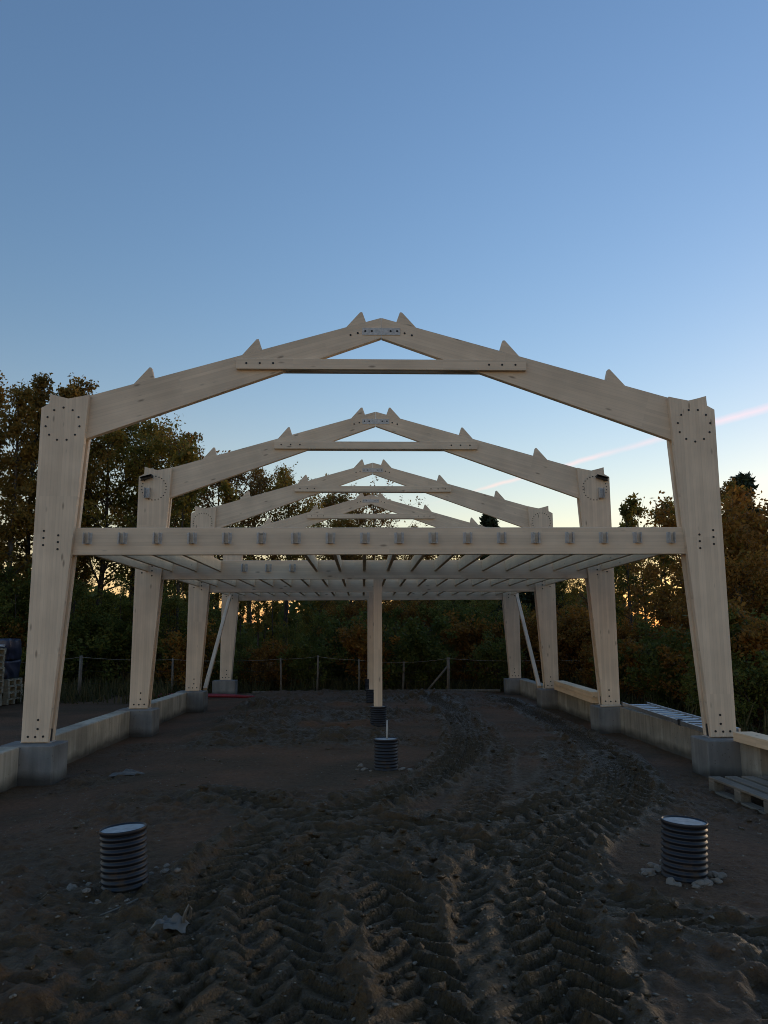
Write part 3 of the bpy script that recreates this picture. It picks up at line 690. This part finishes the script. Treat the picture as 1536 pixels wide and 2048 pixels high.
# wire fence
def fence():
    t = thing('wire_fence', (0, 22.9, 0), 'low wire fence on thin wooden posts with pale tape, in front of the wood', 'fence')
    ps = [(-12.0, 20.6, .95, .05, 0), (-9.6, 20.9, .95, .04, 0), (onY(157, 1390, 21.3)[0], 21.3, 1.1, .05, .02), (onY(343, 1390, 22.6)[0], 22.6, .98, .03, 0), (onY(562, 1390, 22.9)[0], 22.9, .95, .028, -.03), (onY(634, 1390, 22.9)[0], 22.9, 1.0, .03, .02),
          (onY(718, 1390, 22.9)[0], 22.9, .9, .03, 0), (onY(805, 1390, 22.9)[0], 22.9, .85, .035, .05), (onY(896, 1390, 22.9)[0], 22.9, .95, .05, .02), (5.2, 23.1, .9, .04, 0), (8.5, 23.3, .9, .04, 0)]
    tops = []
    for x, y, h, r, lean in ps:
        g = gz(x, y); p0 = (x, y-22.9, g-.15); p1 = (x+lean*h, y-22.9, g+h)
        part('fence_post', tube('fence_post', [p0, ((p0[0]+p1[0])/2+.01, p0[1], g+h/2), p1], [r, r*.95, r*.85], GREYW, 7), t)
        tops.append((Vector(p0), Vector(p1)))
    for frac, r, mat in ((.97, .005, ROPE), (.7, .0035, DARKSTEEL), (.45, .0035, DARKSTEEL), (.2, .0035, DARKSTEEL)):
        for (a0, a1), (b0, b1) in zip(tops[:-1], tops[1:]):
            a = a0.lerp(a1, frac); b = b0.lerp(b1, frac); pts = []
            for k in range(9):
                u = k/8; p = a.lerp(b, u); p.z -= 4*u*(1-u)*.05*(b-a).length/3; p.y -= .04; pts.append(p)
            part('tape' if mat is ROPE else 'wire', tube('wire', pts, r, mat, 4), t)
    x = onY(896, 1390, 22.9)[0]
    part('strut', tube('strut', [(x-.62, -.1, gz(x-.6, 22.8)), (x, 0, .72)], .03, GREYW, 7), t)
fence()
# kerb of the back edge
for k, (x0, x1) in enumerate(((-3.2, -.4), (-.3, 3.5))):
    me = box('edge_board', x0, x1, 0, .06, 0, .06, GREYW, .006)
    o = bpy.data.objects.new('edge_board', me); COL.objects.link(o); o.location = (0, 22.3, gz((x0+x1)/2, 22.3)-.005+.0); o.rotation_euler = (0, 0, .01*(-1)**k)
    tag(o, ('grey board lying on the soil near the lone footing' if k == 0 else 'grey board lying on the soil before the slanting fence strut'), 'board')

# ------------------------------------------------------------------ stones, clods, litter
def rock(name, seed, mat, sub=2, flat=.7, amp=.35):
    bm = bmesh.new(); bmesh.ops.create_icosphere(bm, subdivisions=sub, radius=1)
    for v in bm.verts:
        p = v.co.copy(); a = vnoise(np.array([p.x*1.7+seed*3+p.z]), np.array([p.y*1.7-p.z*1.3]), seed)[0]
        v.co = p*(1+amp*2*a); v.co.z *= flat; v.co.x *= 1.2
    return finish(bm, name, mat)
ROCKS = [rock('stone', k+1, STONE) for k in range(6)]
random.seed(11)
def stones_round(cx, cy, n, r0, r1, s0, s1, label, group, front=False):
    for k in range(n):
        a = random.uniform(0, 2*math.pi) if not front else random.uniform(math.pi*1.0, math.pi*2.15)
        r = random.uniform(r0, r1)**1; x, y = cx+r*math.cos(a), cy+r*math.sin(a); s = random.uniform(s0, s1)
        o = bpy.data.objects.new('stone', random.choice(ROCKS)); COL.objects.link(o)
        o.location = (x, y, gz(x, y)+s*.25); o.scale = (s, s, s); o.rotation_euler = (random.uniform(-.4, .4), random.uniform(-.4, .4), random.uniform(0, 6.3))
        tag(o, label, 'stone', group)
stones_round(1.785, D1-S+.14, 34, .155, .24, .016, .038, 'pale rubble stone heaped round the foot of a corrugated pipe', 'rubble at the ringed pipe')
stones_round(-1.68, D1-S+.11, 18, .18, .36, .010, .024, 'small stone scattered at the pipe beside the plastic bag', 'stones at the pipe by the bag')
stones_round(.035, D1+.12, 8, .18, .34, .016, .035, 'small stone at the foot of the pipe with the rod', 'stones at the pipe with rod')
def scatter(name, n, size, mat, seed, xr, yr, label, cat, flat=.6, weight=None):
    r = np.random.default_rng(seed)
    bm = bmesh.new(); bmesh.ops.create_icosphere(bm, subdivisions=1, radius=1)
    bv = np.array([v.co for v in bm.verts]); bf = np.array([[v.index for v in f.verts] for f in bm.faces]); bm.free()
    u = r.random(n); y = yr[0]*(yr[1]/yr[0])**u; x = r.uniform(*xr, n)
    if weight is not None:
        k = r.random(n) < weight(x, y); x, y = x[k], y[k]
    n = len(x); z, ch = height(x, y)
    s = size[0]*(size[1]/size[0])**(r.random(n)**2.2)
    th = r.uniform(0, 2*np.pi, n); c_, s_ = np.cos(th), np.sin(th)
    V = bv[None]*(1+.35*r.standard_normal((n, len(bv), 1)).clip(-1.4, 1.4))
    V = V*np.array([1.25, .9, flat]); X = V[..., 0]*c_[:, None]-V[..., 1]*s_[:, None]; Y = V[..., 0]*s_[:, None]+V[..., 1]*c_[:, None]
    P = np.stack([x[:, None]+X*s[:, None], y[:, None]+Y*s[:, None], (z+s*.15)[:, None]+V[..., 2]*s[:, None]], -1).reshape(-1, 3)
    Fq = (bf[None]+(np.arange(n)*len(bv))[:, None, None]).reshape(-1, 3)
    o = bpy.data.objects.new(name, fast_mesh(name, P, Fq, mat, False, ('churn', np.ones(len(P))))); COL.objects.link(o)
    return tag(o, label, cat, kind='stuff')
def inwall(x, y): return (np.abs(x) < 3.5).astype(float)
def chw(x, y): return inwall(x, y)*np.clip(height(x, y)[1]*.9-.35, .03, 1)
scatter('gravel', 6500, (.0035, .013), plain('mixed_gravel', (.19, .155, .115), .85, 0, .6, 60), 5, (-4.5, 4.5), (3.0, 17), 'small pale pebbles strewn over the soil', 'gravel', weight=inwall)
scatter('soil_clods', 16000, (.006, .034), SOIL, 6, (-4.5, 4.5), (3.0, 20), 'dark clods of churned soil along the tyre tracks', 'soil', .65, weight=chw)
def crumple(name, w, d, h, mat, seed, n=18):
    V = []; F = []
    for i in range(n+1):
        for j in range(n+1):
            u, v = i/n*2-1, j/n*2-1; r = math.hypot(u, v); ang = math.atan2(v, u)
            e = .9+.17*vnoise(np.array([math.cos(ang)*1.5]), np.array([math.sin(ang)*1.5]), seed)[0]*2
            q = vnoise(np.array([u*2.5]), np.array([v*2.5]), seed+1)[0]; q2 = abs(vnoise(np.array([u*4.]), np.array([v*4.]), seed+2)[0])
            V.append((u*w*e, v*d*e, max(.004, h*max(0, 1-r*r*.62)*(.75+.8*q+.5*q2))))
    for i in range(n):
        for j in range(n): a = i*(n+1)+j; F.append((a, a+n+1, a+n+2, a+1))
    return fromdata(name, V, F, mat, True)
bx, by = -1.225, 4.50
t = thing('plastic_bag', (bx, by, gz(bx, by)-.01), 'crumpled dull grey plastic bag lying in the mud', 'bag')
part('body', crumple('body', .10, .075, .075, FILM, 4), t)
hv = [(.06, -.01, .03), (.075, -.015, .09), (.09, -.01, .125), (.1, 0, .1), (.09, .01, .05)]
part('handle', tube('handle', hv, [.012, .008, .006, .007, .01], FILM, 5, False), t)
x, y, _ = onZ(258, 1556, .03)
o = bpy.data.objects.new('plastic_sheet', crumple('plastic_sheet', .19, .13, .05, FILM, 14)); COL.objects.link(o); o.location = (x, y, gz(x, y)-.005); tag(o, 'crumpled pale plastic sheet on the soil by the streaked left wall', 'sheet')
x, y, _ = onZ(232, 1828, .08); zz = gz(x, y)
o = bpy.data.objects.new('stick', tube('stick', [(x-.07, y-.06, gz(x-.07, y-.06)+.01), (x, y, zz+.015), (x+.09, y+.1, gz(x+.09, y+.1)+.012)], [.005, .007, .006], GREYW, 6)); COL.objects.link(o); tag(o, 'pale dry stick on the soil by the pipe beside the plastic bag', 'stick')

# ------------------------------------------------------------------ trees
def leaf_mesh(name, C, size, mat, rg, tint, aspect=1.6, droop=0.0):
    n = len(C); a = rg.standard_normal((n, 3)); a[:, 2] -= droop; a /= np.linalg.norm(a, axis=1, keepdims=True)
    b = rg.standard_normal((n, 3)); b -= a*(a*b).sum(1, keepdims=True); b /= np.linalg.norm(b, axis=1, keepdims=True)
    s = size*(.6+.8*rg.random(n))[:, None]
    P = np.stack([C-a*s*.5*aspect, C+b*s*.42-a*s*.08, C+a*s*.5*aspect, C-b*s*.42-a*s*.08], 1).reshape(-1, 3)
    return fast_mesh(name, P, np.arange(4*n).reshape(-1, 4), mat, False, ('tint', np.repeat(tint, 4)))
def make_tree(seed, style):
    rg = np.random.default_rng(seed); rnd = random.Random(seed)
    P = dict(aspen=dict(h=10, r=.85, first=.28, nb=46, leaves=9500, size=.075, mat='gold', up=1.05, tr=.11, cl=.24),
             broad=dict(h=9, r=2.6, first=.36, nb=34, leaves=11000, size=.078, mat='olive', up=.6, tr=.14, cl=.33),
             brown=dict(h=9, r=2.5, first=.38, nb=32, leaves=8200, size=.078, mat='rust', up=.65, tr=.13, cl=.32),
             green=dict(h=6, r=2.2, first=.15, nb=32, leaves=10500, size=.085, mat='green', up=.5, tr=.08, cl=.34),
             orange=dict(h=5.5, r=2.5, first=.05, nb=36, leaves=15000, size=.085, mat='orange', up=.5, tr=.08, cl=.36),
             sapling=dict(h=7, r=1.0, first=.35, nb=18, leaves=1700, size=.10, mat='olive', up=.9, tr=.05, cl=.17),
             shrub=dict(h=2.6, r=1.5, first=.02, nb=26, leaves=6000, size=.09, mat='green', up=.6, tr=.035, cl=.27),
             shrubo=dict(h=2.6, r=1.5, first=.02, nb=26, leaves=6000, size=.09, mat='orange', up=.6, tr=.035, cl=.27))[style]
    h, r = P['h'], P['r']; TV = []; TF = []
    def addt(pts, rad, n):
        v, f = tube_data(pts, rad, n, False); o = len(TV); TV.extend(v); TF.extend([tuple(i+o for i in q) for q in f])
    stems = 1 if style not in ('green', 'orange', 'shrub', 'shrubo') else 4
    tips = []
    for s_ in range(stems):
        a0 = rnd.uniform(0, 6.28); lean = 0 if stems == 1 else rnd.uniform(.1, .35)*r
        pts = []; K = 9; ox, oy = rnd.uniform(-.15, .15)*(stems > 1), rnd.uniform(-.15, .15)*(stems > 1)
        hh = h*(1 if s_ == 0 else rnd.uniform(.65, .95))
        for k in range(K):
            t = k/(K-1); w = .12*h/9*math.sin(t*5+a0)
            pts.append(Vector((ox+math.cos(a0)*lean*t**1.3*2+w*.6, oy+math.sin(a0)*lean*t**1.3*2+w*.5, -.2+t*(hh*.97+.2))))
        tr = P['tr']*(1 if stems == 1 else .7)
        addt(pts, [tr*(1-.9*(k/(K-1)))+.008 for k in range(K)], 7)
        nb = P['nb']//stems+2
        for j in range(nb):
            t = P['first']+(1-P['first'])*((j+rnd.random())/nb); t = min(t, .985)
            f_ = t*(K-1); i0 = int(f_); p = pts[i0].lerp(pts[min(i0+1, K-1)], f_-i0)
            tt = (t-P['first'])/(1-P['first'])
            if style == 'aspen': ln = r*(.35+.75*math.sin(math.pi*min(1, tt*.8+.18)))*rnd.uniform(.6, 1.15)
            else: ln = r*(.3+.8*math.sin(math.pi*min(1, tt*.75+.22)))*rnd.uniform(.55, 1.2)
            az = rnd.uniform(0, 6.28); up = P['up']*rnd.uniform(.5, 1.3)+tt*.35
            d = Vector((math.cos(az), math.sin(az), up)).normalized(); q = p.copy(); bp = [q.copy()]; st = 5
            for k in range(st):
                d = (d+Vector((rnd.gauss(0, .16), rnd.gauss(0, .16), rnd.gauss(.05, .12)))).normalized(); q = q+d*(ln/st); bp.append(q.copy())
                if k >= 1: tips.append((q.copy(), ln))
                if k >= 1 and rnd.random() < .85:
                    d2 = (d+Vector((rnd.gauss(0, .8), rnd.gauss(0, .8), rnd.gauss(.1, .5)))).normalized(); l2 = ln*rnd.uniform(.2, .45)
                    e = [q.copy(), q+d2*l2*.5, q+d2*l2+Vector((0, 0, .06))]; addt(e, [.010, .007, .003], 3)
                    tips += [(e[1], ln), (e[2], ln)]
            rb = tr*.38*(1-t*.7)+.006
            addt(bp, [rb*(1-k/st*.85) for k in range(st+1)], 4)
    T = np.array([tuple(a) for a, _ in tips]); n = P['leaves']
    # leaf clumps of uneven fullness leave gaps in the crown
    wgt = rg.random(len(T))**2.4+.02; wgt /= wgt.sum()
    ci = rg.choice(len(T), n, p=wgt); cl = P['cl']
    C = T[ci]+np.clip(rg.standard_normal((n, 3)), -1.7, 1.7)*cl*np.array([.62, .62, .5])*(.5+.7*rg.random(len(T)))[ci][:, None]
    C = C[C[:, 2] > .05]; ct = rg.random(len(T))
    tint = np.clip(.55*ct[ci][:len(C)]+.3*rg.random(len(C))+.15*(C[:, 2]/h), 0, 1)
    lm = leaf_mesh('crown', C, P['size'], LEAF[P['mat']], rg, tint)
    tm = fromdata('trunk', TV, TF, BARK, True)
    return tm, lm, h
def make_conifer(seed, h=9, r=2.0, pine=False):
    rg = np.random.default_rng(seed); rnd = random.Random(seed); TV = []; TF = []
    def addt(pts, rad, n):
        v, f = tube_data(pts, rad, n, False); o = len(TV); TV.extend(v); TF.extend([tuple(i+o for i in q) for q in f])
    addt([Vector((0, 0, -.2)), Vector((.05, .02, h*.5)), Vector((0, 0, h))], [.14, .09, .01], 7); C = []; D = []
    z = h*(.12 if not pine else .3)
    while z < h*.98:
        t = z/h; ln0 = r*(1-t)**.8+.15
        for j in range(6 if not pine else 5):
            az = rnd.uniform(0, 6.28); ln = ln0*rnd.uniform(.6, 1.15); rise = (.15 if not pine else .55)+t*.4
            p = Vector((0, 0, z+rnd.uniform(-.1, .1))); d = Vector((math.cos(az), math.sin(az), rise*rnd.uniform(.5, 1.2))).normalized(); pts = [p]
            for k in range(5):
                d = (d+Vector((0, 0, .07 if pine else -.03))).normalized(); p = p+d*(ln/5); pts.append(p)
                for q in range(26):
                    C.append(p-d*rnd.random()*ln/5+Vector((rnd.gauss(0, .09), rnd.gauss(0, .09), rnd.gauss(0, .06)))*(1 if not pine else 1.4)); D.append(d)
            addt(pts, [.03*(1-t)+.008]*1+[.02*(1-t)+.006]*4+[.004], 4)
        z += .26+.12*rnd.random()
    C = np.array([tuple(c) for c in C]); n = len(C)
    lm = leaf_mesh('crown', C, .13, LEAF['needle'], rg, rg.random(n)*.6+.3*(C[:, 2]/h), 2.6)
    return fromdata('trunk', TV, TF, BARK, True), lm, h
LIB = {}
for st, n in (('aspen', 3), ('broad', 3), ('brown', 2), ('green', 3), ('orange', 3), ('sapling', 2), ('shrub', 3), ('shrubo', 2)):
    LIB[st] = [make_tree(100+17*k+len(st)*7+ord(st[0]), st) for k in range(n)]
LIB['spruce'] = [make_conifer(5, 8, 2.0), make_conifer(6, 8, 1.8)]
LIB['pine'] = [make_conifer(8, 8, 2.1, True), make_conifer(9, 8, 1.8, True)]
TLAB = {'aspen': ('tall slender tree with golden brown leaves beyond the pallet stacks', 'slender trees behind the left wall'),
        'broad': ('broad tree with olive and yellowing leaves beyond the wire fence', 'broad olive trees of the wood'),
        'brown': ('broad tree with thinning brown leaves beyond the wire fence', 'brown trees of the wood'),
        'green': ('many-stemmed dull green small tree at the edge of the wood', 'green small trees of the wood'),
        'orange': ('many-stemmed orange brown small tree at the edge of the wood', 'orange small trees of the wood'),
        'sapling': ('thin sparse sapling with few leaves against the sky', 'saplings of the wood'),
        'shrub': ('low dull green shrub beneath the trees', 'green shrubs under the trees'),
        'shrubo': ('low orange brown shrub beneath the trees', 'orange shrubs under the trees'),
        'spruce': ('dark conical spruce standing in the wood', 'spruces of the wood'),
        'pine': ('dark open pine standing in the wood', 'pines of the wood')}
NAME = {'aspen': 'slender_tree', 'broad': 'broad_tree', 'brown': 'brown_tree', 'green': 'small_tree', 'orange': 'small_tree', 'sapling': 'sapling', 'shrub': 'shrub', 'shrubo': 'shrub', 'spruce': 'spruce_tree', 'pine': 'pine_tree'}
rt = random.Random(42); cnt = {}
def plant(style, u, vtop, y, wide=1.0):
    k = cnt.get(style, 0); cnt[style] = k+1
    tm, lm, h = LIB[style][k % len(LIB[style])]
    x = onY(u, 1300, y)[0]; g = gz(x, y); H_ = onY(u, vtop, y)[2]-g; s = H_/h
    lab, grp = TLAB[style]
    t = thing(NAME[style], (x, y, g), lab, 'shrub' if style.startswith('shrub') else 'tree', grp, rt.uniform(0, 6.28))
    w = s*wide; t.scale = (w, w, s)
    part('trunk', tm, t); part('crown', lm, t); return t
# u, v of the top, distance
for a in [('aspen', 6, 772, 25), ('aspen', 48, 748, 27), ('aspen', 104, 768, 26), ('aspen', 140, 764, 28), ('aspen', -50, 745, 27), ('aspen', -120, 760, 25),
          ('broad', 195, 868, 28), ('broad', 262, 862, 30), ('brown', 325, 885, 30), ('broad', 300, 905, 28), 
          ('brown', 430, 945, 33), ('brown', 495, 950, 34), ('broad', 572, 962, 34), ('brown', 655, 1000, 38), ('brown', 748, 994, 38), ('broad', 700, 1045, 37),
          ('sapling', 455, 975, 28), ('sapling', 355, 905, 27), ('green', 110, 1150, 25), ('green', 30, 1140, 24.5), ('green', 240, 1165, 25.5), ('green', 330, 1180, 26), ('green', -40, 1100, 24.5), ('green', 170, 1190, 24.8),
          ('pine', 985, 1030, 36), ('brown', 880, 1085, 36), ('broad', 930, 1090, 36), ('brown', 820, 1070, 37), ('spruce', 1015, 1135, 31), ('spruce', 1062, 1120, 30), ('spruce', 1110, 1150, 31), ('green', 960, 1180, 28),
          ('sapling', 1265, 1000, 27), ('sapling', 1292, 1012, 28), ('sapling', 1340, 1008, 27), ('brown', 1185, 1120, 34), ('sapling', 1372, 1012, 26), ('brown', 1330, 1075, 35), ('sapling', 1225, 1060, 28), ('brown', 1262, 1120, 36),
          ('pine', 1505, 955, 26), ('orange', 1475, 1008, 22), ('orange', 1535, 1000, 20.5), ('orange', 1440, 1110, 21), ('orange', 1505, 1130, 17.5), ('orange', 1580, 1110, 17),
          ('brown', 1452, 990, 25), ('orange', 1395, 1200, 19), ('broad', -220, 820, 24),
          ('green', 410, 1195, 26), ('green', 600, 1235, 26.5), ('green', 655, 1215, 27), ('orange', 705, 1215, 27), ('green', 775, 1225, 27), ('orange', 830, 1195, 27.5), ('green', 880, 1195, 27), ('green', 930, 1205, 26.5),
          ('green', 1000, 1215, 26), ('orange', 1080, 1215, 26), ('orange', 1160, 1225, 25.5), ('orange', 1235, 1250, 25), ('green', 1290, 1250, 25), ('orange', 1345, 1240, 24),
          ('spruce', 392, 1110, 32), ('brown', 690, 1110, 33), ('brown', 790, 1110, 33), ('green', 480, 1268, 26), ('sapling', 500, 1120, 27), ('sapling', 545, 1150, 28), ('brown', 515, 1150, 37), ('sapling', 480, 1140, 30), ('sapling', 530, 1130, 31),
          ('broad', 640, 1165, 31), ('brown', 720, 1150, 30), ('broad', 840, 1150, 30), ('green', 900, 1160, 30), ('brown', 960, 1140, 32), ('spruce', 1040, 1170, 29), ('broad', 1130, 1160, 30), ('broad', 420, 1140, 31), ('broad', 345, 1120, 29), ('broad', 135, 1120, 29)]:
    plant(*a)
for k in range(30):                                     # shrubs along the fence and the right bank
    u = -120+k*62+rt.uniform(-22, 22)
    if 440 < u < 600: vt = rt.uniform(1280, 1305)
    else: vt = rt.uniform(1240, 1295)
    plant('shrubo' if (u > 1050 and rt.random() < .75) or rt.random() < .15 else 'shrub', u, vt, rt.uniform(23.6, 25.5), 1.15)
for u, v, y, st in [(1290, 1290, 19, 'shrubo'), (1340, 1275, 18, 'shrub'), (1400, 1285, 16.5, 'shrubo'), (1480, 1240, 15.5, 'shrub'), (1545, 1250, 14.5, 'shrubo'), (1250, 1300, 20.5, 'shrub'), (1200, 1310, 21.5, 'shrubo'), (1430, 1330, 14.5, 'shrub'), (1520, 1320, 13.5, 'shrub'), (1350, 1320, 17, 'shrub')]:
    plant(st, u, v, y, 1.2)

# far wood behind everything: a continuous mass of foliage on the horizon
def far_wood():
    rg = np.random.default_rng(77); n = 90000
    x = rg.uniform(-75, 75, n); y = rg.uniform(58, 72, n)
    top = 4.1+2.4*vnoise(x*.12, x*0, 61)+2.6*vnoise(x*.4, y*.1, 62)-3.3*np.exp(-((x+9.0)/2.6)**2)-2.4*np.exp(-((x-22.5)/3.0)**2)
    z = top*rg.random(n)**.8
    lm = leaf_mesh('far_wood', np.stack([x, y, z], 1), .42, LEAF['green'], rg, np.clip(.3+.5*vnoise(x*.2, z*.3, 63)+.3*rg.random(n), 0, 1))
    o = bpy.data.objects.new('far_wood', lm); COL.objects.link(o); tag(o, 'far dark wood closing the horizon behind the trees', 'wood', kind='stuff')
far_wood()
def weeds():
    rg = np.random.default_rng(78); n = 26000
    y = rg.uniform(22.9, 27.5, n); x = rg.uniform(-16, 16, n)
    m = 9000; side = rg.random(m) < .5
    x2 = np.where(side, rg.uniform(4.6, 12, m), rg.uniform(-14, -5, m)); y2 = np.where(side, rg.uniform(12, 23, m), rg.uniform(20, 23, m))
    x = np.concatenate([x, x2]); y = np.concatenate([y, y2]); n = len(x)
    keep = vnoise(x*.8, y*.8, 71)+.35*rg.random(n) > -.02; x, y = x[keep], y[keep]; n = len(x)
    z = height(x, y)[0]; hh = .12+.38*rg.random(n)**1.5*(.5+vnoise(x*.6, y*.6, 72)+.5); th = rg.uniform(0, 6.28, n); w = .012+.012*rg.random(n)
    lx, ly = rg.normal(0, .12, n), rg.normal(0, .12, n); cx_, sx_ = np.cos(th)*w, np.sin(th)*w
    P = np.stack([np.stack([x-cx_, y-sx_, z-.02], 1), np.stack([x+cx_, y+sx_, z-.02], 1), np.stack([x+lx+cx_*.2, y+ly+sx_*.2, z+hh], 1), np.stack([x+lx-cx_*.2, y+ly-sx_*.2, z+hh], 1)], 1).reshape(-1, 3)
    o = bpy.data.objects.new('grass', fast_mesh('grass', P, np.arange(4*n).reshape(-1, 4), LEAF['weed'], False, ('tint', np.repeat(rg.random(n), 4)))); COL.objects.link(o)
    tag(o, 'dull rough grass and weeds along the wire fence', 'grass', kind='stuff')
weeds()
